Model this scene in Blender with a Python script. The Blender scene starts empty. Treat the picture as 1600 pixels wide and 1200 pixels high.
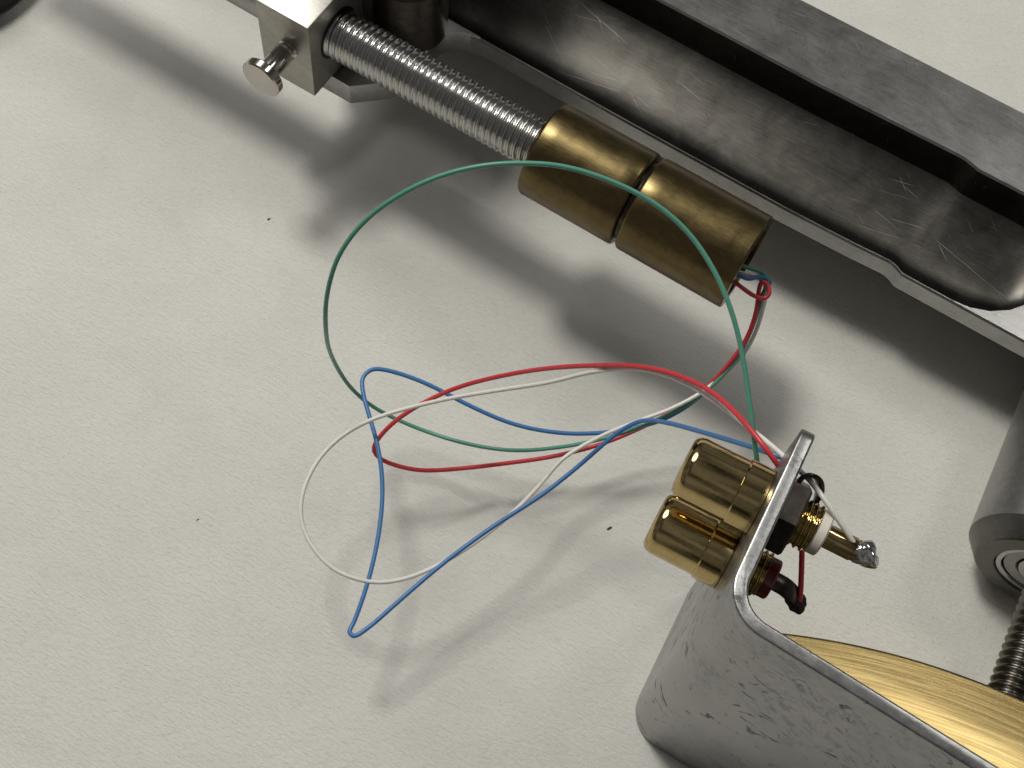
import bpy, bmesh, math, random
from mathutils import Vector, Matrix
random.seed(7)
S = 0.001                                  # all helpers work in millimetres
scene = bpy.context.scene
COL = scene.collection

# ------------------------------------------------------------------ camera
F_PX, CAM_H = 2100.0, 205.0                # focal length in photo pixels (1600 wide), height in mm
nadir = Vector((-160.0, -950.0, -F_PX)).normalized()
cu = -nadir
cx = (Vector((1, 0, 0)) - cu * cu.x).normalized()
cy = cu.cross(cx)
ROT = Matrix((cx, cy, cu))                 # camera space -> world space
cam_d = bpy.data.cameras.new("camera")
cam = bpy.data.objects.new("camera", cam_d)
COL.objects.link(cam)
cam_d.sensor_width = 36.0
cam_d.lens = 36.0 * F_PX / 1600.0
cam_d.clip_start = 0.005
cam_d.clip_end = 20.0
cam.matrix_world = Matrix.Translation((0, 0, CAM_H * S)) @ ROT.to_4x4()
scene.camera = cam

# ------------------------------------------------------------------ world and lamps
world = bpy.data.worlds.new("World")
scene.world = world
world.use_nodes = True
bg = world.node_tree.nodes["Background"]
# dim room: uneven, soft tones all round, as walls, ceiling and furniture would give
wt = world.node_tree
w_co = wt.nodes.new("ShaderNodeTexCoord"); w_no = wt.nodes.new("ShaderNodeTexNoise"); w_ra = wt.nodes.new("ShaderNodeValToRGB")
w_no.inputs["Scale"].default_value = 2.2; w_no.inputs["Detail"].default_value = 3.0; w_no.inputs["Roughness"].default_value = 0.55
w_ra.color_ramp.elements[0].position = 0.36; w_ra.color_ramp.elements[0].color = (0.012, 0.010, 0.009, 1)
w_ra.color_ramp.elements[1].position = 0.66; w_ra.color_ramp.elements[1].color = (0.18, 0.18, 0.178, 1)
wt.links.new(w_co.outputs["Generated"], w_no.inputs["Vector"]); wt.links.new(w_no.outputs["Fac"], w_ra.inputs["Fac"])
wt.links.new(w_ra.outputs["Color"], bg.inputs["Color"])
bg.inputs["Strength"].default_value = 1.0

def area_lamp(name, pos, target, size, watts, colour, shape='DISK'):
    d = bpy.data.lights.new(name, 'AREA')
    d.shape = shape; d.size = size * S; d.energy = watts; d.color = colour
    o = bpy.data.objects.new(name, d); COL.objects.link(o)
    o.location = Vector(pos) * S
    o.rotation_euler = (Vector(target) - Vector(pos)).to_track_quat('-Z', 'Y').to_euler()
    return o
area_lamp("desk_lamp", (-163, 329, 610), (20, 90, 0), 120, 2.0, (1.0, 0.978, 0.92))
area_lamp("window_light", (-330, 600, 900), (20, 80, 0), 600, 3.75, (1.0, 0.995, 0.975))
area_lamp("brass_highlight_lamp", (520, 400, 900), (20, 80, 0), 220, 1.1, (1.0, 0.985, 0.94))  # added lamp that lays a highlight on the brass plate

vs = scene.view_settings
vs.view_transform = 'Standard'; vs.look = 'None'; vs.exposure = 0.0; vs.gamma = 1.0
vs.use_curve_mapping = False

# ------------------------------------------------------------------ helpers
def P(px, py, z):
    """photo pixel + height above the paper (mm) -> point in mm"""
    v = ROT @ Vector((px - 800.0, 600.0 - py, -F_PX))
    t = (z - CAM_H) / v.z
    return Vector((v.x * t, v.y * t, z))

def mesh_obj(name, bm, mat, parent=None, angle=35, origin=None):
    me = bpy.data.meshes.new(name)
    bmesh.ops.recalc_face_normals(bm, faces=bm.faces)
    o_mm = Vector(origin) if origin is not None else Vector((0, 0, 0))
    for v in bm.verts:
        v.co = (v.co - o_mm) * S
    bm.to_mesh(me); bm.free()
    for p in me.polygons: p.use_smooth = True
    if angle < 180: me.set_sharp_from_angle(angle=math.radians(angle))
    me.materials.append(mat)
    o = bpy.data.objects.new(name, me); COL.objects.link(o)
    o.location = o_mm * S
    if parent is not None:
        o.parent = parent
        o.matrix_parent_inverse = Matrix.Identity(4)
        q, acc = parent, Vector((0, 0, 0))
        while q is not None:
            acc += q.location; q = q.parent
        o.location = o_mm * S - acc
    return o

def thing(name, label, cat, loc):
    o = bpy.data.objects.new(name, None); COL.objects.link(o)
    o.empty_display_size = 0.005
    o.location = Vector(loc) * S
    o["label"] = label; o["category"] = cat
    return o

def tag(o, label, cat, group=None):
    o["label"] = label; o["category"] = cat
    if group: o["group"] = group
    return o

def frame(d):
    d = Vector(d).normalized()
    up = Vector((0, 0, 1)) if abs(d.z) < 0.9 else Vector((1, 0, 0))
    a = up.cross(d).normalized(); b = d.cross(a)
    return d, a, b

def lathe(bm, o, d, prof, n=64, radius=None):
    """prof: list of (distance along axis, radius); radius(t, theta, r) may modulate"""
    d, a, b = frame(d); o = Vector(o)
    rings = []
    for t, r in prof:
        if r < 1e-6:
            rings.append([bm.verts.new(o + d * t)]); continue
        ring = []
        for i in range(n):
            th = 2 * math.pi * i / n
            rr = radius(t, th, r) if radius else r
            ring.append(bm.verts.new(o + d * t + (a * math.cos(th) + b * math.sin(th)) * rr))
        rings.append(ring)
    for r0, r1 in zip(rings, rings[1:]):
        if len(r0) == 1 and len(r1) == 1: continue
        for i in range(n):
            j = (i + 1) % n
            if len(r0) == 1: bm.faces.new((r0[0], r1[i], r1[j]))
            elif len(r1) == 1: bm.faces.new((r0[i], r0[j], r1[0]))
            else: bm.faces.new((r0[i], r0[j], r1[j], r1[i]))
    return bm

def thread(bm, o, d, length, r, pitch, n=40, per=8, depth=None, start=0.0):
    depth = depth or pitch * 0.55
    steps = int(length / pitch * per)
    prof = [(start, 0.0)] + [(start + length * k / steps, r) for k in range(steps + 1)] + [(start + length, 0.0)]
    def rad(t, th, rr):
        f = (t / pitch - th / (2 * math.pi)) % 1.0
        tri = abs(2 * f - 1)
        tri = min(1.0, max(0.0, (tri - 0.12) / 0.76))
        return rr - depth * (1 - tri)
    return lathe(bm, o, d, prof, n, rad)

def prism(bm, poly, z0, z1):
    lo = [bm.verts.new((p[0], p[1], z0)) for p in poly]
    hi = [bm.verts.new((p[0], p[1], z1)) for p in poly]
    bm.faces.new(list(reversed(lo))); bm.faces.new(hi)
    n = len(poly)
    for i in range(n):
        j = (i + 1) % n
        bm.faces.new((lo[i], lo[j], hi[j], hi[i]))
    return bm

def bevel_sharp(bm, w, seg=2, ang=30):
    bm.normal_update()
    es = [e for e in bm.edges if len(e.link_faces) == 2 and e.calc_face_angle(0) > math.radians(ang)]
    bmesh.ops.bevel(bm, geom=es, offset=w, segments=seg, affect='EDGES', profile=0.6, clamp_overlap=True)
    return bm

def catmull(pts, sub=10):
    pts = [Vector(p) for p in pts]
    ext = [pts[0] * 2 - pts[1]] + pts + [pts[-1] * 2 - pts[-2]]
    out = []
    for i in range(1, len(ext) - 2):
        p0, p1, p2, p3 = ext[i - 1:i + 3]
        # centripetal parameterisation keeps the tight bends clean
        t1 = max(1e-4, (p1 - p0).length ** 0.5); t2 = t1 + max(1e-4, (p2 - p1).length ** 0.5)
        t3 = t2 + max(1e-4, (p3 - p2).length ** 0.5)
        for k in range(sub):
            t = t1 + (t2 - t1) * k / sub
            A1 = p0 * ((t1 - t) / t1) + p1 * (t / t1)
            A2 = p1 * ((t2 - t) / (t2 - t1)) + p2 * ((t - t1) / (t2 - t1))
            A3 = p2 * ((t3 - t) / (t3 - t2)) + p3 * ((t - t2) / (t3 - t2))
            B1 = A1 * ((t2 - t) / t2) + A2 * (t / t2)
            B2 = A2 * ((t3 - t) / (t3 - t1)) + A3 * ((t - t1) / (t3 - t1))
            out.append(B1 * ((t2 - t) / (t2 - t1)) + B2 * ((t - t1) / (t2 - t1)))
    out.append(pts[-1])
    return out

def smooth_path(path, it=3):
    for _ in range(it):
        path = [path[0]] + [path[i] * 0.5 + (path[i - 1] + path[i + 1]) * 0.25 for i in range(1, len(path) - 1)] + [path[-1]]
    return path

def tube(bm, path, r, n=12, rad=None):
    path = [Vector(p) for p in path]
    rings = []; prev = None
    for i, p in enumerate(path):
        t = (path[min(i + 1, len(path) - 1)] - path[max(i - 1, 0)]).normalized()
        if prev is None:
            a = t.orthogonal().normalized()
        else:
            a = (prev - t * prev.dot(t)).normalized()
        prev = a; b = t.cross(a)
        rr = rad(i / (len(path) - 1)) if rad else r
        rings.append([bm.verts.new(p + (a * math.cos(2 * math.pi * k / n) + b * math.sin(2 * math.pi * k / n)) * rr) for k in range(n)])
    for r0, r1 in zip(rings, rings[1:]):
        for k in range(n):
            j = (k + 1) % n
            bm.faces.new((r0[k], r0[j], r1[j], r1[k]))
    bm.faces.new(list(reversed(rings[0]))); bm.faces.new(rings[-1])
    return bm

def ribbon(bm, path, side, w, t):
    side = Vector(side).normalized(); rings = []
    for i, p in enumerate(path):
        tg = (path[min(i + 1, len(path) - 1)] - path[max(i - 1, 0)]).normalized()
        sd = (side - tg * side.dot(tg)).normalized(); nn = tg.cross(sd)
        rings.append([bm.verts.new(p + sd * a * w / 2 + nn * b * t / 2) for a, b in ((-1, -1), (1, -1), (1, 1), (-1, 1))])
    for r0, r1 in zip(rings, rings[1:]):
        for k in range(4):
            bm.faces.new((r0[k], r0[(k + 1) % 4], r1[(k + 1) % 4], r1[k]))
    bm.faces.new(list(reversed(rings[0]))); bm.faces.new(rings[-1])
    return bevel_sharp(bm, t * 0.2, 1, 60)

# ------------------------------------------------------------------ materials
class NT:
    def __init__(self, name):
        self.m = bpy.data.materials.new(name); self.m.use_nodes = True
        self.t = self.m.node_tree; self.b = self.t.nodes["Principled BSDF"]
        self.co = self.t.nodes.new("ShaderNodeTexCoord")
    def n(self, typ, **kw):
        x = self.t.nodes.new(typ)
        for k, v in kw.items(): setattr(x, k, v)
        return x
    def link(self, a, b): self.t.links.new(a, b)
    def coords(self, scale=(1, 1, 1), rot=(0, 0, 0), loc=(0, 0, 0)):
        """object coordinates in millimetres, turned by rot then scaled"""
        r = self.n("ShaderNodeMapping"); r.vector_type = 'POINT'
        r.inputs["Rotation"].default_value = rot
        self.link(self.co.outputs["Object"], r.inputs["Vector"])
        s = self.n("ShaderNodeMapping")
        s.inputs["Scale"].default_value = tuple(1000 * c for c in scale)
        s.inputs["Location"].default_value = loc
        self.link(r.outputs["Vector"], s.inputs["Vector"])
        return s.outputs["Vector"]
    def noise(self, vec, scale, detail=4, rough=0.55, dist=0.0):
        x = self.n("ShaderNodeTexNoise")
        x.inputs["Scale"].default_value = scale; x.inputs["Detail"].default_value = detail
        x.inputs["Roughness"].default_value = rough; x.inputs["Distortion"].default_value = dist
        self.link(vec, x.inputs["Vector"]); return x.outputs["Fac"]
    def ramp(self, fac, stops):
        x = self.n("ShaderNodeValToRGB"); e = x.color_ramp.elements
        while len(e) < len(stops): e.new(0.5)
        for q, (p, c) in zip(e, stops):
            q.position = p; q.color = (c, c, c, 1) if isinstance(c, (int, float)) else (*c, 1)
        self.link(fac, x.inputs["Fac"]); return x.outputs["Color"]
    def mix(self, fac, a, b, mode='MIX'):
        x = self.n("ShaderNodeMix", data_type='RGBA', blend_type=mode)
        for sock, v in ((x.inputs[0], fac), (x.inputs[6], a), (x.inputs[7], b)):
            if hasattr(v, "is_output"): self.link(v, sock)
            elif isinstance(v, (int, float)): sock.default_value = v
            else: sock.default_value = (*v, 1)
        return x.outputs[2]
    def math(self, op, a, b=0.0, c=None):
        x = self.n("ShaderNodeMath", operation=op)
        for i, v in enumerate((a, b) if c is None else (a, b, c)):
            if hasattr(v, "is_output"): self.link(v, x.inputs[i])
            else: x.inputs[i].default_value = v
        return x.outputs[0]
    def bump(self, h, strength, dist_mm, prev=None):
        x = self.n("ShaderNodeBump"); x.inputs["Strength"].default_value = strength
        x.inputs["Distance"].default_value = dist_mm * S
        self.link(h, x.inputs["Height"])
        if prev is not None: self.link(prev, x.inputs["Normal"])
        return x.outputs["Normal"]
    def set(self, **kw):
        for k, v in kw.items():
            s = self.b.inputs[k]
            if hasattr(v, "is_output"): self.link(v, s)
            elif isinstance(v, (int, float)): s.default_value = v
            else: s.default_value = (*v, 1) if len(v) == 3 and s.type == 'RGBA' else v
        return self.m

def mat_paper():
    k = NT("paper")
    rot = (0, 0, math.radians(33))
    fib = k.noise(k.coords((0.55, 1.5, 1), rot), 1.5, 5, 0.6, 0.9)
    fine = k.noise(k.coords((1, 1, 1)), 4.5, 4, 0.6)
    blot = k.noise(k.coords((0.8, 1.2, 1), rot), 0.09, 5, 0.6, 0.4)
    c = k.mix(k.ramp(blot, [(0.32, 0.0), (0.68, 1.0)]), (0.645, 0.632, 0.582), (0.685, 0.672, 0.62))
    c = k.mix(k.ramp(fib, [(0.30, 0.7), (0.46, 0.0)]), c, (0.60, 0.585, 0.53))
    nb = k.bump(fib, 0.9, 0.24)
    nb = k.bump(fine, 0.35, 0.05, nb)
    nb = k.bump(k.noise(k.coords((1, 1, 1)), 0.05, 3), 0.25, 0.9, nb)
    k.b.inputs["Specular IOR Level"].default_value = 0.25
    return k.set(**{"Base Color": c, "Roughness": 0.85, "Normal": nb})

def mat_metal(name, c0, c1, rough, scale=0.25, stretch=(1, 1, 1), rot=(0, 0, 0), rvar=0.12, bump=0.15, grain=3.0,
              aniso=0.0, stain=None, metallic=1.0, scratch=0.0):
    k = NT(name)
    big = k.noise(k.coords((1, 1, 1), (0.3, 0.2, 0.5)), scale, 6, 0.65, 0.6)
    gr = k.noise(k.coords(stretch, rot), grain, 4, 0.6)
    c = k.mix(k.ramp(big, [(0.3, 0.0), (0.7, 1.0)]), c0, c1)
    c = k.mix(k.math('MULTIPLY', k.ramp(gr, [(0.35, 1.0), (0.6, 0.0)]), 0.25), c, tuple(x * 0.55 for x in c0))
    r = k.math('ADD', rough - rvar * 0.5, k.math('MULTIPLY', big, rvar))
    r = k.math('ADD', r, k.math('MULTIPLY', gr, rvar * 0.6))
    if stain:
        s1 = k.noise(k.coords((1, 1, 1), (0.9, 0.1, 0.2), (7, 3, 1)), stain[0], 8, 0.68, 1.2)
        sm = k.ramp(s1, [(stain[1], 0.0), (stain[1] + stain[3], 1.0)])
        c = k.mix(sm, c, stain[2])
        r = k.math('ADD', r, k.math('MULTIPLY', sm, 0.2))
    nb = k.bump(gr, bump, 0.05)
    if scratch:
        sc = None
        for turn_, seed_ in ((0.75, 0.0), (1.15, 40.0), (0.35, 90.0)):
            ln = k.noise(k.coords((0.055, 5.0, 0.4), (0, 0, turn_), (seed_, seed_ * 0.7, 3.0)), 1.0, 2, 0.4)
            one = k.ramp(ln, [(0.715, 0.0), (0.745, 1.0)])
            sc = one if sc is None else k.math('MAXIMUM', sc, one)
        gate = k.ramp(k.noise(k.coords(), 0.07, 2), [(0.45, 0.0), (0.6, 1.0)])
        sc = k.math('MULTIPLY', sc, gate)
        c = k.mix(k.math('MULTIPLY', sc, scratch), c, (0.8, 0.78, 0.74))
        r = k.math('ADD', r, k.math('MULTIPLY', sc, 0.15))
        sq = k.noise(k.coords((0.8, 1, 1), (0, 0, -A1)), 0.22, 3, 0.5, 2.0)
        ln2 = k.ramp(k.math('ABSOLUTE', k.math('SUBTRACT', sq, 0.52)), [(0.0, 1.0), (0.012, 0.0)])
        c = k.mix(k.math('MULTIPLY', ln2, 0.35), c, (0.09, 0.085, 0.08))
    k.b.inputs["Anisotropic"].default_value = aniso
    return k.set(**{"Base Color": c, "Metallic": metallic, "Roughness": r, "Normal": nb})

A1 = math.radians(-32.0)
M_PAPER = mat_paper()
M_BAR = mat_metal("milled_aluminium", (0.31, 0.306, 0.293), (0.42, 0.415, 0.40), 0.27, 0.16, (0.12, 1.6, 1.6), (0, 0, -A1), 0.12, 0.16, 2.2, scratch=0.4)
M_TROUGH_SHADE = mat_metal("shaded_trough_aluminium", (0.062, 0.058, 0.051), (0.105, 0.099, 0.088), 0.34, 0.16, (0.12, 1.6, 1.6), (0, 0, -A1), 0.14, 0.18, 2.2, scratch=0.2)
M_BLOCK = mat_metal("block_aluminium", (0.34, 0.328, 0.295), (0.45, 0.432, 0.39), 0.40, 0.30, (0.25, 1, 1), (0, 0, -A1), 0.12, 0.12, 3.0)
M_STEEL = mat_metal("thread_steel", (0.48, 0.47, 0.455), (0.58, 0.57, 0.555), 0.22, 0.5, (1, 1, 1), (0, 0, 0), 0.08, 0.08, 5.0)
M_CHROME = mat_metal("screw_steel", (0.50, 0.46, 0.42), (0.56, 0.52, 0.47), 0.14, 0.5, (1, 1, 1), (0, 0, 0), 0.05, 0.04, 5.0)
M_DARKSTEEL = mat_metal("dark_steel", (0.145, 0.135, 0.122), (0.20, 0.188, 0.172), 0.28, 0.4, (1, 1, 1), (0, 0, 0), 0.1, 0.1, 4.0)
M_BRASS = mat_metal("tarnished_brass", (0.112, 0.083, 0.037), (0.178, 0.134, 0.060), 0.28, 0.22, (0.25, 1.5, 1.5), (0, 0, -A1), 0.14, 0.25, 2.2,
                    stain=(0.32, 0.58, (0.075, 0.054, 0.026), 0.16))
M_GOLD = mat_metal("gold_plate", (0.50, 0.375, 0.17), (0.60, 0.46, 0.22), 0.05, 0.4, (1, 1, 1), (0, 0, 0), 0.08, 0.16, 2.6)
M_BRACKET = mat_metal("scuffed_bracket_aluminium", (0.33, 0.33, 0.325), (0.42, 0.415, 0.405), 0.30, 0.16, (0.5, 1.2, 1.0), (0.4, 0.2, 0.6), 0.16, 0.35, 1.6,
                      stain=(0.26, 0.585, (0.11, 0.108, 0.104), 0.06))
def scuff(m):
    k = NT.__new__(NT); k.m = m; k.t = m.node_tree; k.b = k.t.nodes["Principled BSDF"]
    k.co = next(n for n in k.t.nodes if n.type == 'TEX_COORD')
    src = k.b.inputs["Base Color"].links[0].from_socket
    area = k.ramp(k.noise(k.coords((1, 1, 1), (0, 0, 0), (0.4, 2.2, 5.1)), 0.045, 2), [(0.47, 0.0), (0.60, 1.0)])
    fine = k.ramp(k.noise(k.coords((1.0, 1.0, 0.55), (0.5, 0.6, 0.2)), 0.9, 7, 0.72, 0.8), [(0.50, 0.0), (0.60, 1.0)])
    c = k.mix(k.math('MULTIPLY', k.math('MULTIPLY', area, fine), 0.55), src, (0.09, 0.088, 0.085))
    pale = k.ramp(k.noise(k.coords((1, 1, 1), (0.2, 0, 0.3), (9, 1, 2)), 0.5, 5, 0.7), [(0.66, 0.0), (0.72, 1.0)])
    c = k.mix(k.math('MULTIPLY', pale, 0.12), c, (0.62, 0.61, 0.59))
    k.link(c, k.b.inputs["Base Color"])
scuff(M_BRACKET)
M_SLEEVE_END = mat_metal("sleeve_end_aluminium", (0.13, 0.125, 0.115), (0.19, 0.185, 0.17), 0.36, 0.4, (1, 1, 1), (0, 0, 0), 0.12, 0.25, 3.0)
M_SLEEVE = mat_metal("sleeve_aluminium", (0.33, 0.325, 0.315), (0.45, 0.445, 0.43), 0.38, 0.14, (0.5, 0.5, 0.5), (0, 0, 0), 0.14, 0.15, 3.0)
M_BLACKMETAL = mat_metal("blackened_metal", (0.05, 0.042, 0.038), (0.10, 0.085, 0.075), 0.28, 0.6, (1, 1, 1), (0, 0, 0), 0.1, 0.1, 3.0)
M_SOLDER = mat_metal("solder", (0.68, 0.67, 0.65), (0.78, 0.77, 0.75), 0.10, 0.8, (1, 1, 1), (0, 0, 0), 0.05, 0.05, 3.0)

def mat_plastic(name, c, rough=0.38, spec=0.5, var=0.12):
    k = NT(name)
    g = k.noise(k.coords(), 1.2, 3)
    col = k.mix(g, tuple(x * (1 - var) for x in c), tuple(min(1, x * (1 + var)) for x in c))
    k.b.inputs["Specular IOR Level"].default_value = spec
    return k.set(**{"Base Color": col, "Roughness": rough, "Normal": k.bump(k.noise(k.coords(), 5.0, 2), 0.1, 0.02)})

W_GREEN = mat_plastic("green_insulation", (0.085, 0.28, 0.20))
W_BLUE = mat_plastic("blue_insulation", (0.055, 0.18, 0.42))
W_RED = mat_plastic("red_insulation", (0.55, 0.04, 0.05))
W_WHITE = mat_plastic("white_insulation", (0.74, 0.72, 0.66))
M_PTFE = mat_plastic("white_insulator", (0.72, 0.66, 0.58), 0.5)
M_REDPL = mat_plastic("red_insulator", (0.16, 0.008, 0.007), 0.35)
M_BLACK = mat_plastic("black_rubber", (0.012, 0.012, 0.012), 0.6)
M_CRUMB = mat_plastic("grit", (0.05, 0.045, 0.04), 0.7)

def mat_turned_brass():
    k = NT("turned_brass")
    sep = k.n("ShaderNodeVectorMath", operation='LENGTH')
    flat = k.n("ShaderNodeVectorMath", operation='MULTIPLY'); flat.inputs[1].default_value = (1000, 1000, 0)
    k.link(k.co.outputs["Object"], flat.inputs[0]); k.link(flat.outputs[0], sep.inputs[0])
    rad = sep.outputs["Value"]
    cmb = k.n("ShaderNodeCombineXYZ")
    k.link(rad, cmb.inputs[0])
    ang = k.n("ShaderNodeSeparateXYZ"); k.link(flat.outputs[0], ang.inputs[0])
    th = k.math('ARCTAN2', ang.outputs[1], ang.outputs[0])
    k.link(k.math('MULTIPLY', th, 2.0), cmb.inputs[1])
    rings = k.noise(cmb.outputs[0], 3.2, 4, 0.65)
    c = k.mix(k.ramp(rings, [(0.36, 0.0), (0.60, 1.0)]), (0.24, 0.176, 0.07), (0.38, 0.285, 0.125))
    mk = k.noise(k.coords((1, 1, 1), (0, 0, 0), (3, 1, 0)), 0.33, 6, 0.7, 1.0)
    c = k.mix(k.ramp(mk, [(0.68, 0.0), (0.72, 0.8)]), c, (0.12, 0.085, 0.05))
    tan = k.n("ShaderNodeTangent", direction_type='RADIAL', axis='Z')
    k.link(tan.outputs[0], k.b.inputs["Tangent"])
    k.b.inputs["Anisotropic"].default_value = 0.92
    k.b.inputs["Anisotropic Rotation"].default_value = 0.25
    return k.set(**{"Base Color": c, "Metallic": 1.0, "Roughness": 0.24, "Normal": k.bump(rings, 0.2, 0.05)})
M_TURNED = mat_turned_brass()

# ------------------------------------------------------------------ paper surface
bm = bmesh.new()
prism(bm, [(-700, -600), (700, -600), (700, 900), (-700, 900)], -1.0, 0.0)
paper = mesh_obj("paper_surface", bm, M_PAPER)
paper["kind"] = "structure"; paper["label"] = "off white fibrous paper covering the work surface"

# ------------------------------------------------------------------ tonearm (everything in s, v coordinates along the arm)
E1 = Vector((math.cos(A1), math.sin(A1), 0)); E2 = Vector((-math.sin(A1), math.cos(A1), 0))
ORG = P(1168, 411, 30); ORG.z = 0
def sv(s, v, z=0.0): return ORG + E1 * s + E2 * v + Vector((0, 0, z))

arm = thing("tonearm", "metal tonearm with threaded rod, brass counterweight and milled grey trough bar on paper", "tonearm", sv(0, 40, 0))

# trough bar: lofted cross sections
TOP = 20.0
def lerp(t, pts):
    if t <= pts[0][0]: return pts[0][1]
    for (a, x), (b, y) in zip(pts, pts[1:]):
        if t <= b: return x + (y - x) * (t - a) / (b - a)
    return pts[-1][1]
near_out = [(-130, 19.6), (-30, 18.7), (0, 18.8), (12, 19.2), (18.6, 19.6), (19.6, 19.35), (21.2, 18.6), (60, 18.8), (120, 18.9)]
far_in = [(-130, 44.6), (-8, 44.5), (20, 45.3), (21, 45.2), (23.6, 44.5), (34, 44.6), (38, 44.0), (40.5, 42.6), (42.6, 40.0), (44.0, 36.8), (44.6, 33)]
near_lip = 0.7
def near_in(s):
    base = lerp(s, near_out) + near_lip
    return base + lerp(s, [(30, 0), (33, 0.4), (36, 1.6), (38.6, 3.6), (41, 6.8), (42.8, 9.8), (44, 12.2), (44.6, 13.2)])
def section(s, end=False):
    no = lerp(s, near_out); ni = near_in(s); fi = lerp(s, far_in); fo = 59.8 + 0.012 * s
    depth = lerp(s, [(35, 1.0), (39, 0.97), (41.5, 0.88), (43.3, 0.68), (44.2, 0.4), (44.6, 0.0)])
    if s > 44.6: depth = 0.0; ni = 32.5; fi = 33.0
    w = fi - ni
    pts = [(no, TOP - 3.9), (no, TOP - 0.35), (no + 0.3, TOP), (ni - 0.3, TOP), (ni, TOP - 0.4)]
    zf = 4.0
    ins = []
    for u, z in ((0.03, 18.4), (0.10, 15.6), (0.20, 12.0), (0.28, 9.6), (0.34, 8.5), (0.40, 8.1), (0.48, 8.2), (0.57, 8.7), (0.66, 9.4),
                 (0.74, 10.2), (0.81, 11.0), (0.87, 11.7), (0.92, 12.4), (0.955, 13.0), (0.97, 13.3)):
        ins.append((ni + w * u, z))           # near slope, concave floor, far fillet
    ins += [(ni + w * 0.975, 14.0), (fi - 0.35, TOP - 2.2), (fi - 0.12, TOP - 0.35)]
    for v, z in ins:
        pts.append((v, TOP - (TOP - z) * depth if depth > 0 else TOP))
    pts += [(fi + 0.25, TOP), ((fi + fo) / 2, TOP), (fo - 0.4, TOP), (fo, TOP - 0.4), (fo, 9.0), (fo - 4, 3.0), (fo - 11, 0.0), (no + 24, 0.0), (no + 20, 0.6), (no + 10, 6.6)]
    return pts
ss = [-130, -100, -75, -60, -45, -30, -18, -8, 0, 6, 12, 15, 17, 18.2, 18.9, 19.6, 20.4, 21.2, 22.0, 22.8, 23.6, 24.6, 27, 30, 31.5, 33, 34.5, 36, 37.3, 38.6, 39.6, 40.5, 41.3, 42, 42.6, 43.1, 43.5, 43.9, 44.2, 44.4, 44.6, 45.2, 52, 70, 95]
bm = bmesh.new(); rings = []
for s in ss:
    rings.append([bm.verts.new(sv(s, v, z)) for v, z in section(s)])
for r0, r1 in zip(rings, rings[1:]):
    for i in range(len(r0)):
        j = (i + 1) % len(r0)
        bm.faces.new((r0[i], r0[j], r1[j], r1[i]))
bm.faces.new(rings[0]); bm.faces.new(list(reversed(rings[-1])))
bmesh.ops.remove_doubles(bm, verts=bm.verts, dist=0.002)
bar = mesh_obj("trough_bar", bm, M_BAR, arm, 28, sv(0, 40, 0))
bar.data.materials.append(M_TROUGH_SHADE)         # darker copy paints the dim reflections into the milled inside
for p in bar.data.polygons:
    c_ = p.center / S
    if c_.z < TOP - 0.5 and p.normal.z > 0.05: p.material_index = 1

# yoke plate: the widened end of the bar that carries the clamp block
poly = [(-80, -1.8), (-72.2, -1.8), (-67.0, 3.0), (-65.6, 6.0)]
for q in range(9):
    a_ = math.pi - q / 8 * math.pi / 2
    poly.append((-60.4 + 5.2 * math.cos(a_), 13.9 + 5.2 * math.sin(a_)))
poly += [(-59.8, 19.1), (-59.8, 19.5), (-86, 19.9), (-86, 8), (-80, 8)]
bm = bmesh.new(); prism(bm, [sv(*p)[:2] for p in poly], TOP - 4.6, TOP + 0.15)
bevel_sharp(bm, 0.25, 2, 40)
mesh_obj("yoke_plate", bm, M_SLEEVE, arm, 30, sv(-72, 10, TOP - 4.6))

# clamp block with bored hole look: black sleeve around the rod
bm = bmesh.new()
prism(bm, [sv(*p)[:2] for p in ((-85.3, -7.2), (-75.3, -7.2), (-75.3, 7.2), (-85.3, 7.2))], 21.0, 38.2)
bevel_sharp(bm, 0.22, 2)
mesh_obj("clamp_block", bm, M_BLOCK, arm, 30, sv(-80, 0, 22))
bm = bmesh.new()
lathe(bm, sv(-75.5, 0, 30), E1, [(0, 4.6), (0.35, 4.6), (0.35, 3.7)], 48)
mesh_obj("bore_rim", bm, M_BLACKMETAL, arm, 30, sv(-75, 0, 30))

# thumb screw in the block's face
q0 = sv(-79.6, -7.2, 30.4)
bm = bmesh.new()
lathe(bm, q0, -E2, [(-0.5, 0), (-0.5, 1.75), (0.25, 1.75), (0.25, 1.4), (0.7, 1.4), (0.95, 1.75), (1.3, 1.6), (1.5, 1.7), (6.0, 1.7), (6.2, 1.9)], 40)
scr = mesh_obj("thumb_screw", bm, M_CHROME, arm, 30, q0)
bm = bmesh.new()
lathe(bm, q0 - E2 * 6.1, -E2, [(0, 0), (0, 3.2), (0.25, 3.45), (1.35, 3.45), (1.6, 3.2), (1.6, 0)], 40)
mesh_obj("head", bm, M_CHROME, scr, 30, q0 - E2 * 6.1)

# threaded rod
bm = bmesh.new()
thread(bm, sv(-75.8, 0, 30), E1, 41.0, 4.1, 1.15, 56, 8, 0.58)
mesh_obj("threaded_rod", bm, M_STEEL, arm, 180, sv(-75.8, 0, 30))

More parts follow.
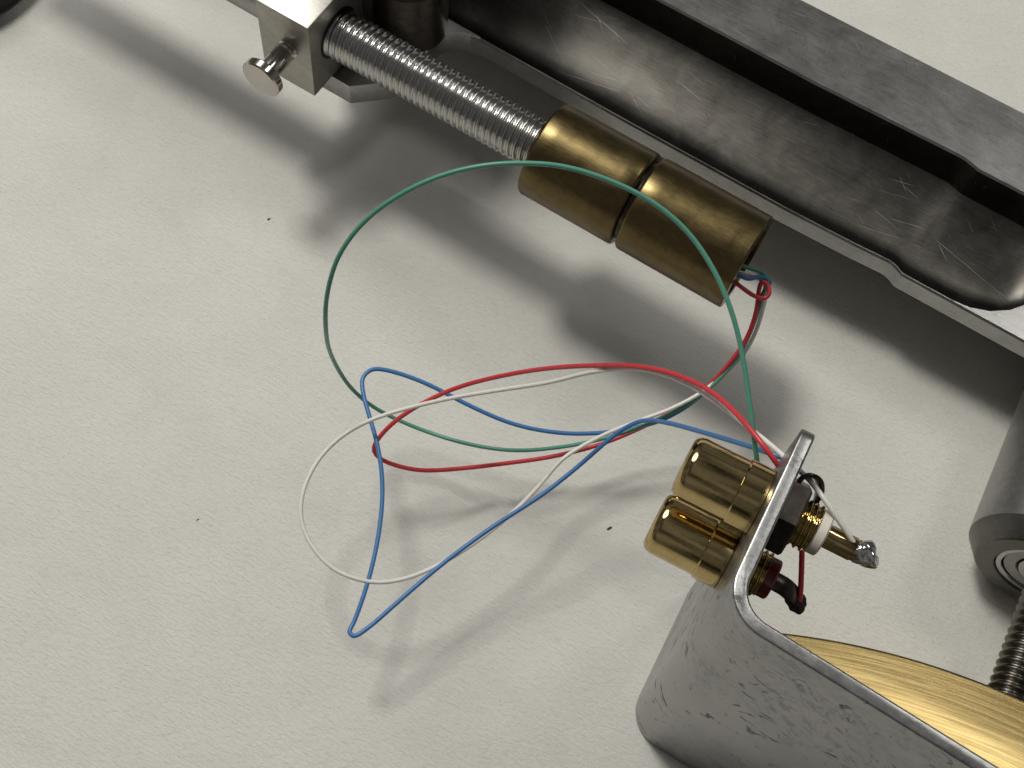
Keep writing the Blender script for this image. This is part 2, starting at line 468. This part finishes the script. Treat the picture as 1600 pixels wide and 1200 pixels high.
# brass counterweight cylinders
def weight(s0, s1, r, hole):
    bm = bmesh.new()
    f = 0.55
    prof = [(0, 0), (0, r - f), (0.08, r - f * 0.55), (f * 0.5, r - 0.1), (f, r)]
    L = s1 - s0
    prof += [(L * k / 6, r) for k in range(1, 6)]
    if hole:
        prof += [(L - 0.2, r), (L, r - 0.2), (L, r - 2.2), (L - 4, r - 2.2), (L - 4, 0)]
    else:
        prof += [(L - f, r), (L - f * 0.5, r - 0.1), (L - 0.08, r - f * 0.55), (L, r - f), (L, 0)]
    lathe(bm, sv(s0, 0, 30), E1, prof, 96)
    return mesh_obj("counterweight", bm, M_BRASS, arm, 32, sv(s0, 0, 30))
weight(-36.4, -19.55, 7.85, False)
weight(-18.9, -0.1, 7.85, True)
bm = bmesh.new()
lathe(bm, sv(-19.7, 0, 30), E1, [(0, 0), (0, 6.6), (1.0, 6.6), (1.0, 0)], 48)
mesh_obj("joint_collar", bm, M_BLACKMETAL, arm, 30, sv(-19.7, 0, 30))

# arm tube running on from the block
bm = bmesh.new()
lathe(bm, sv(-85.2, 0, 30), -E1, [(0, 0), (0, 4.3), (60, 4.3), (60, 0)], 64)
mesh_obj("arm_tube", bm, M_SLEEVE, arm, 30, sv(-85.2, 0, 30))

# pivot post standing on the yoke plate
bm = bmesh.new()
lathe(bm, sv(-71.5, 15.0, TOP), (0, 0, 1), [(0, 0), (0, 6.6), (13.0, 6.6), (13.4, 6.2), (36, 6.2), (36, 0)], 64)
mesh_obj("pivot_post", bm, M_BLACKMETAL, arm, 30, sv(-71.5, 15, TOP))
bm = bmesh.new()
prism(bm, [sv(*p)[:2] for p in ((-86, 7.35), (-75.6, 7.35), (-74.2, 8.4), (-74.2, 47), (-86, 47))], TOP + 0.2, 76)  # pivot body, made wider and taller out of view to shade the trough
bevel_sharp(bm, 0.4, 2)
mesh_obj("pivot_housing", bm, M_BLACKMETAL, arm, 30, sv(-83, 14, TOP))

# ------------------------------------------------------------------ jack bracket
ZB = 68.0
tip = P(1268, 668, ZB); f1 = P(1172, 877, ZB); l0 = P(1220, 1001, ZB); l1 = P(1360, 1088, ZB)
for q in (tip, f1, l0, l1): q.z = 0
fd = (f1 - tip).normalized(); ld = (l1 - l0).normalized()
# corner = intersection of the two straight runs
den = fd.x * ld.y - fd.y * ld.x
k_ = ((l0.x - tip.x) * ld.y - (l0.y - tip.y) * ld.x) / den
corner = tip + fd * k_
RB = 4.6
turn = fd.angle(ld); back = RB * math.tan(turn / 2)
cpath = [tip + fd * (corner - tip).length * t for t in (0, 0.25, 0.5, 0.75)]
pA = corner - fd * back; pB = corner + ld * back
nrm_f = Vector((-fd.y, fd.x, 0))            # to the left of travel
if nrm_f.dot(ld) < 0: nrm_f = -nrm_f
cen = pA + nrm_f * RB
for q in range(13):
    t = q / 12.0
    v0 = pA - cen
    sgn = 1 if (fd.x * ld.y - fd.y * ld.x) > 0 else -1
    cpath.append(cen + Matrix.Rotation(sgn * turn * t, 3, 'Z') @ v0)
leg_end = corner + ld * 95
cpath += [pB + (leg_end - pB) * t for t in (0.2, 0.5, 1.0)]
TH = 1.7
def offset_path(path, d):
    out = []
    for i, p in enumerate(path):
        t = (path[min(i + 1, len(path) - 1)] - path[max(i - 1, 0)]).normalized()
        out.append(p + Vector((-t.y, t.x, 0)) * d)
    return out
pl = offset_path(cpath, TH / 2); pr = offset_path(cpath, -TH / 2)
bracket = thing("jack_bracket", "bent grey aluminium bracket on paper carrying two gold phono jacks", "bracket", corner)
bm = bmesh.new()
zs = [0, 0.0]
prism(bm, [p[:2] for p in pl] + [p[:2] for p in reversed(pr)], 0.0, ZB)
tip_e = [e for e in bm.edges if all(abs(v.co.z - ZB) < 1e-3 and (Vector((v.co.x, v.co.y, 0)) - tip).length < TH for v in e.verts)]
bmesh.ops.bevel(bm, geom=tip_e, offset=1.6, segments=5, affect='EDGES', profile=0.5, clamp_overlap=True)
bm.normal_update()
es = [e for e in bm.edges if len(e.link_faces) == 2 and e.calc_face_angle(0) > math.radians(50)]
bmesh.ops.bevel(bm, geom=es, offset=0.28, segments=3, affect='EDGES', profile=0.5, clamp_overlap=True)
mesh_obj("bracket_plate", bm, M_BRACKET, bracket, 40, corner)

# jacks through the short flange
out_n = -nrm_f                               # away from the inside of the bend
in_n = nrm_f
def jack(t_mm, zc, ins_mat, nut):
    """t_mm: distance back from f1 towards the tip; builds one phono jack through the plate"""
    c = f1 - fd * t_mm; c = Vector((c.x, c.y, zc))
    o = c + out_n * (TH / 2)
    bm = bmesh.new()
    R_ = 3.95
    lathe(bm, o, out_n, [(0, 0), (0, 4.05), (0.12, 4.2), (3.0, 4.2), (3.15, 4.1), (3.2, R_), (8.9, R_), (9.4, R_ - 0.12), (9.85, R_ - 0.42), (10.1, R_ - 0.9),
                         (10.1, 2.7), (4, 2.7), (4, 0)], 96)
    j = mesh_obj("phono_jack", bm, M_GOLD, bracket, 30, c)
    bm = bmesh.new()
    lathe(bm, o + out_n * 4.0, out_n, [(0, 0), (0, 2.65), (5.2, 2.65), (5.2, 1.6), (2, 1.6), (2, 0)], 40)
    mesh_obj("insulator", bm, ins_mat, j, 30, o + out_n * 4)
    i0 = c + in_n * (TH / 2)
    bm = bmesh.new()                          # dark washer and lug
    lathe(bm, i0, in_n, [(0, 0), (0, 4.0), (0.5, 4.0), (0.5, 0)], 48)
    mesh_obj("washer", bm, M_BLACKMETAL, j, 30, i0)
    t0 = 0.5; ri = 2.75 if nut else 2.6
    if nut:
        bm = bmesh.new()                      # hexagon nut
        lathe(bm, i0 + in_n * 0.5, in_n, [(0, 0), (0, 4.9), (2.0, 4.9), (2.3, 4.5), (2.3, 0)], 6)
        mesh_obj("nut", bm, M_BLACKMETAL, j, 15, i0 + in_n * 0.5)
        t0 = 2.6
    bm = bmesh.new()
    thread(bm, i0 + in_n * t0, in_n, 2.4, 3.05, 0.75, 40, 8, 0.38)
    mesh_obj("thread", bm, M_GOLD, j, 180, i0 + in_n * t0)
    bm = bmesh.new()
    lathe(bm, i0 + in_n * (t0 + 2.3), in_n, [(0, 0), (0, ri - 0.2), (0.2, ri), (1.3, ri), (1.5, ri - 0.2), (1.5, 0)], 40)
    mesh_obj("rear_insulator", bm, ins_mat, j, 30, i0 + in_n * (t0 + 2.3))
    return j, i0 + in_n * (t0 + 3.7), i0

j1, pin1, base1 = jack(10.7, 58.8, M_PTFE, True)
j2, pin2, base2 = jack(6.5, 49.2, M_REDPL, False)
# solder pin of the white jack: open gutter with a blob of solder at its end
bm = bmesh.new()
lathe(bm, pin1, in_n, [(0, 0), (0, 1.45), (3.6, 1.45), (3.9, 1.3), (5.0, 1.2), (5.0, 0)], 28)
pn = mesh_obj("solder_pin", bm, M_GOLD, j1, 30, pin1)
def blob(name, c, r, mat, par, squash=(1, 1, 1), sub=5, amp=0.16, seed=1):
    bm = bmesh.new()
    bmesh.ops.create_icosphere(bm, subdivisions=sub, radius=1.0)
    rnd = random.Random(seed); ph = [rnd.uniform(0, 6.28) for _ in range(6)]
    for v in bm.verts:
        n = v.co.normalized()
        d = 1 + 0.035 * math.sin(9 * n.y + ph[4]) * math.sin(8 * n.x + ph[5]) + amp * (math.sin(3.1 * n.x + ph[0]) * math.sin(2.7 * n.y + ph[1]) + 0.6 * math.sin(5.3 * n.z + ph[2]) * math.sin(4.1 * n.x + ph[3]))
        w = n * r * d
        v.co = Vector(c) + in_n * w.x * squash[0] + fd * w.y * squash[1] + Vector((0, 0, 1)) * w.z * squash[2]
    return mesh_obj(name, bm, mat, par, 180, c)
blob("solder_blob", pin1 + in_n * 4.9 + Vector((0, 0, 0.1)), 1.55, M_SOLDER, j1, (1.15, 0.95, 0.95), seed=3)
# pin of the red jack, bent down behind the plate
bm = bmesh.new()
pth = smooth_path(catmull([pin2, pin2 + in_n * 1.6 + Vector((0, 0, -0.2)), pin2 + in_n * 2.9 + Vector((0, 0, -1.2)), pin2 + in_n * 3.9 + Vector((0, 0, -3.0))], 6))
ribbon(bm, pth, fd, 2.3, 0.9)
mesh_obj("solder_pin", bm, M_BLACKMETAL, j2, 60, pin2)
blob("solder_blob", pth[-1], 1.25, M_BLACKMETAL, j2, (1.1, 1.0, 1.0), seed=9)
# blackened ground lug curling up behind the white jack
for (jj, bb, kk) in ((j1, base1, 1),):
    bm = bmesh.new()
    base = bb + in_n * 0.9 - fd * 3.4
    pth = smooth_path(catmull([base + Vector((0, 0, 1.5)), base - fd * 1.3 + in_n * 0.5 + Vector((0, 0, 2.2)), base - fd * 1.8 + in_n * 1.7 + Vector((0, 0, 1.8)), base - fd * 1.6 + in_n * 2.8 + Vector((0, 0, 0.2)), base - fd * 1.0 + in_n * 3.2 + Vector((0, 0, -2.4))], 6))
    ribbon(bm, pth, Vector((0, 0, 1)) + fd * 0.4, 2.6, 0.5)
    mesh_obj("ground_lug", bm, M_BLACKMETAL, jj, 60, base)

# ------------------------------------------------------------------ pivot base: turned brass plate, threaded rod and bearing sleeve
ZP = 20.0
arc_px = [(1225, 988), (1310, 1000), (1400, 1021), (1500, 1052), (1598, 1092)]
aw = [P(x, y, ZP) for x, y in arc_px]
# circle through first, middle, last
def circle3(a, b, c):
    ax, ay, bx, by, cx_, cy_ = a.x, a.y, b.x, b.y, c.x, c.y
    d = 2 * (ax * (by - cy_) + bx * (cy_ - ay) + cx_ * (ay - by))
    ux = ((ax**2 + ay**2) * (by - cy_) + (bx**2 + by**2) * (cy_ - ay) + (cx_**2 + cy_**2) * (ay - by)) / d
    uy = ((ax**2 + ay**2) * (cx_ - bx) + (bx**2 + by**2) * (ax - cx_) + (cx_**2 + cy_**2) * (bx - ax)) / d
    return Vector((ux, uy, 0)), math.hypot(ax - ux, ay - uy)
cc, cr = circle3(aw[0], aw[2], aw[4])
ang0 = math.atan2(aw[0].y - cc.y, aw[0].x - cc.x) + 0.02
ang1 = math.atan2(aw[4].y - cc.y, aw[4].x - cc.x) - 0.35
inner = offset_path(cpath, TH / 2 + 0.25) if (offset_path(cpath, 1)[-1] - cpath[-1]).dot(in_n if False else Vector((fd.x, fd.y, 0)) * -1) > 0 else offset_path(cpath, -TH / 2 - 0.25)
arc = [cc + Vector((math.cos(ang0 + (ang1 - ang0) * k / 40), math.sin(ang0 + (ang1 - ang0) * k / 40), 0)) * cr for k in range(41)]
leg_in0 = pB + ld * 5 + (inner[-1] - cpath[-1]); leg_in1 = leg_end - ld * 20 + (inner[-1] - cpath[-1])
poly = [p[:2] for p in arc] + [leg_in1[:2], leg_in0[:2]]
pivot = thing("pivot_base", "turned brass plate with dark threaded rod and grey bearing sleeve beside the bracket", "pivot base", (75, 45, 0))
bm = bmesh.new(); prism(bm, poly, 0.0, ZP)
bm.normal_update()
es = [e for e in bm.edges if len(e.link_faces) == 2 and all(abs(v.co.z - ZP) < 1e-4 for v in e.verts)]
bmesh.ops.bevel(bm, geom=es, offset=0.5, segments=2, affect='EDGES', profile=0.5, clamp_overlap=True)
mesh_obj("brass_plate", bm, M_TURNED, pivot, 30, (cc.x, cc.y, 0))

RS = 13.2
ad = Vector((math.cos(math.radians(62.5)), math.sin(math.radians(62.5)), 0))
ra = P(1586, 1068, 14.5); ra.z = RS + 0.02
fc = ra + ad * 18.0
bm = bmesh.new()
thread(bm, ra - ad * 4, ad, 26, 3.1, 1.35, 48, 8, 0.7)
mesh_obj("threaded_rod", bm, M_DARKSTEEL, pivot, 180, ra)
bm = bmesh.new()
lathe(bm, fc, ad, [(2.2, 3.4), (2.2, 9.0), (3.3, RS - 0.3), (3.35, RS - 0.02), (3.5, RS), (60, RS), (60, 0)], 120)
slv = mesh_obj("bearing_sleeve", bm, M_SLEEVE, pivot, 20, fc)
bm = bmesh.new()
lathe(bm, fc, ad, [(2.1, 8.2), (0.15, 8.2), (0.0, 8.35), (0.0, RS - 2.1), (0.2, RS - 1.85), (3.1, RS - 0.12), (3.33, RS - 0.05)], 120)
mesh_obj("end_chamfer", bm, M_SLEEVE_END, slv, 20, fc)
def ring(name, r0, r1, z, mat, w=0.8):
    bm = bmesh.new()
    lathe(bm, fc + ad * z, ad, [(w, r0), (0.12, r0), (0, r0 + 0.12), (0, r1 - 0.12), (0.12, r1), (w, r1)], 80)
    return mesh_obj(name, bm, mat, slv, 30, fc)
ring("outer_race", 7.2, 8.15, 0.35, M_STEEL)
ring("shield", 5.1, 7.05, 0.7, M_SLEEVE)
ring("seal", 4.75, 5.2, 0.95, M_BLACK)
ring("inner_race", 3.15, 4.75, 0.45, M_STEEL)

# ------------------------------------------------------------------ the four wires
def wire(name, pts, r, mat, label, extra=None):
    pts = [(x, y, z + (8.0 * min(1, max(0, (z - 26) / 18)) if i > len(pts) * 0.5 else 0)) for i, (x, y, z) in enumerate(pts)]
    path = [P(*p) for p in pts]
    path = smooth_path(catmull(path, 9), 6)
    bm = bmesh.new(); tube(bm, path, r, 12)
    o = mesh_obj(name, bm, mat, None, 180, (path[len(path) // 2].x, path[len(path) // 2].y, 0))
    tag(o, label, "wire", "thin insulated wires")
    return o, path

green = [(1150, 412, 30), (1174, 420, 30), (1192, 427, 29.4), (1200, 438, 28.6), (1196, 450, 27.8), (1190, 466, 26.8), (1180, 500, 25), (1160, 545, 22), (1128, 588, 19), (1085, 625, 16.5), (1040, 650, 14.5), (990, 671, 13), (940, 686, 12),
         (880, 698, 11.5), (800, 704, 12.5), (720, 691, 11.5), (650, 668, 11), (590, 640, 13.5), (550, 608, 20), (522, 565, 29.5), (509, 515, 40), (511, 460, 46), (528, 402, 51), (565, 350, 55), (620, 307, 58.5), (690, 274, 61),
         (760, 258, 62.5), (820, 255, 63), (880, 260, 63), (950, 281, 62.5), (1020, 316, 61.5), (1075, 363, 60), (1113, 418, 58.5), (1139, 475, 57), (1156, 535, 55), (1167, 600, 53), (1176, 665, 51), (1182, 715, 48.5), (1188, 750, 46)]
wire("green_wire", green, 0.31, W_GREEN, "thin green wire arching in a big loop over the brass counterweight")
blue = [(1146, 424, 30), (1168, 436, 30), (1188, 432, 29.6), (1203, 440, 28), (1196, 452, 27.5), (1187, 470, 26.5), (1176, 508, 24.5), (1156, 548, 21.5), (1122, 592, 18), (1075, 634, 15.5), (1025, 660, 13.5), (975, 671, 12.4), (930, 677, 12.2),
        (870, 676, 12.5), (800, 662, 13.5), (730, 632, 15), (670, 601, 16.5), (615, 581, 17.5), (582, 577, 18), (567, 590, 18), (567, 612, 18), (577, 650, 17.8), (589, 692, 17.5), (597, 745, 17), (596, 800, 16.5), (586, 865, 16),
        (570, 925, 15.5), (553, 972, 15), (546, 987, 15), (553, 994, 15), (575, 981, 15), (620, 942, 15.5), (690, 882, 16.5), (770, 823, 18), (850, 771, 20), (910, 723, 22), (950, 688, 24), (978, 668, 26), (1005, 657, 28), (1040, 660, 31), (1100, 676, 37), (1160, 694, 42), (1205, 709, 46), (1240, 722, 46)]
wire("blue_wire", blue, 0.335, W_BLUE, "thin blue wire with two sharp hairpin bends lying on the paper")
red = [(1140, 434, 29), (1160, 450, 28.6), (1180, 463, 28.2), (1195, 466, 28.2), (1202, 458, 28.6), (1199, 445, 29), (1191, 440, 29.2), (1186, 452, 28.2), (1182, 484, 26.2), (1168, 526, 23.5), (1144, 562, 21), (1112, 598, 17.8), (1070, 632, 14), (1025, 657, 11), (980, 678, 9), (930, 697, 8.5), (860, 714, 8),
       (790, 724, 8), (720, 732, 9), (660, 735, 10.5), (618, 727, 12), (592, 715, 13.5), (584, 702, 14.5), (590, 687, 16), (615, 660, 18), (655, 633, 20), (710, 607, 22.5), (780, 588, 27), (860, 575, 32), (940, 571, 37), (1000, 573, 40.5), (1055, 585, 43), (1105, 608, 46),
       (1145, 641, 49), (1175, 674, 51), (1198, 703, 51.5), (1218, 730, 50), (1240, 765, 47), (1252, 810, 44), (1253, 860, 43), (1252, 900, 41.8), (1251, 922, 41.2), (1249, 940, 40.6)]
wire("red_wire", red, 0.345, W_RED, "thin red wire looping flat then rising to the phono jack bracket")
white = [(1150, 424, 28.5), (1176, 432, 28.2), (1192, 440, 27.8), (1197, 455, 27), (1192, 482, 25.2), (1180, 520, 22.6), (1160, 556, 20.5), (1130, 586, 18.6), (1095, 614, 17.4), (1050, 638, 16), (1005, 655, 15), (960, 672, 14.2), (915, 694, 14), (878, 718, 13.5),
         (845, 756, 13.5), (800, 802, 14), (745, 846, 14), (690, 880, 14.5), (640, 902, 15), (595, 910, 15.5), (555, 904, 16), (520, 888, 16.5), (490, 857, 17), (473, 822, 17.5), (470, 790, 18), (478, 755, 18.5), (500, 715, 19), (535, 681, 20), (580, 656, 21), (640, 637, 22.5), (710, 621, 25),
         (790, 608, 28), (860, 597, 32), (920, 582, 35.5), (970, 576, 38), (1015, 579, 40.5), (1060, 593, 42.5), (1110, 622, 45), (1160, 660, 47.5), (1205, 696, 49.5), (1240, 727, 51.5), (1265, 750, 53), (1290, 783, 54), (1312, 815, 53.2), (1330, 842, 52.2), (1341, 860, 51.2)]
wire("white_wire", white, 0.325, W_WHITE, "thin white wire sweeping out in a wide loop and soldered to jack pin")

# ------------------------------------------------------------------ small things
def crumb(px, py, r, label, seed):
    c = P(px, py, r * 0.45)
    bm = bmesh.new(); bmesh.ops.create_icosphere(bm, subdivisions=2, radius=1.0)
    rnd = random.Random(seed)
    for v in bm.verts:
        k = rnd.uniform(0.65, 1.15)
        v.co = Vector((c.x + v.co.x * r * 1.25 * k + v.co.y * r * 0.3, c.y + v.co.y * r * 0.7 * k + v.co.x * r * 0.5, max(0.0, c.z + v.co.z * r * 0.5 * k)))
    tag(mesh_obj("crumb", bm, M_CRUMB, None, 30, (c.x, c.y, 0)), label, "crumb", "dark specks on the paper")
crumb(952, 825, 0.36, "dark grit speck on paper left of the gold jacks", 1)
crumb(420, 342, 0.24, "tiny dark speck on paper beyond the arm's shadow edge", 2)
crumb(309, 812, 0.17, "tiny dark speck on open paper beside the white wire loop", 3)

# unidentified dark object, built as a disc, whose rounded edge enters beyond the arm tube
c0 = P(14, 4, 0)
bm = bmesh.new()
lathe(bm, (c0.x - 15.2, c0.y + 12.6, 0), (0, 0, 1), [(0, 0), (0, 20), (1, 21.5), (9, 21.5), (11, 19.5), (11, 0)], 72)
tag(mesh_obj("dark_object", bm, M_BLACK, None, 30, (c0.x - 15.2, c0.y + 12.6, 0)), "dark round rubber foot on paper below the arm tube's end", "rubber foot")
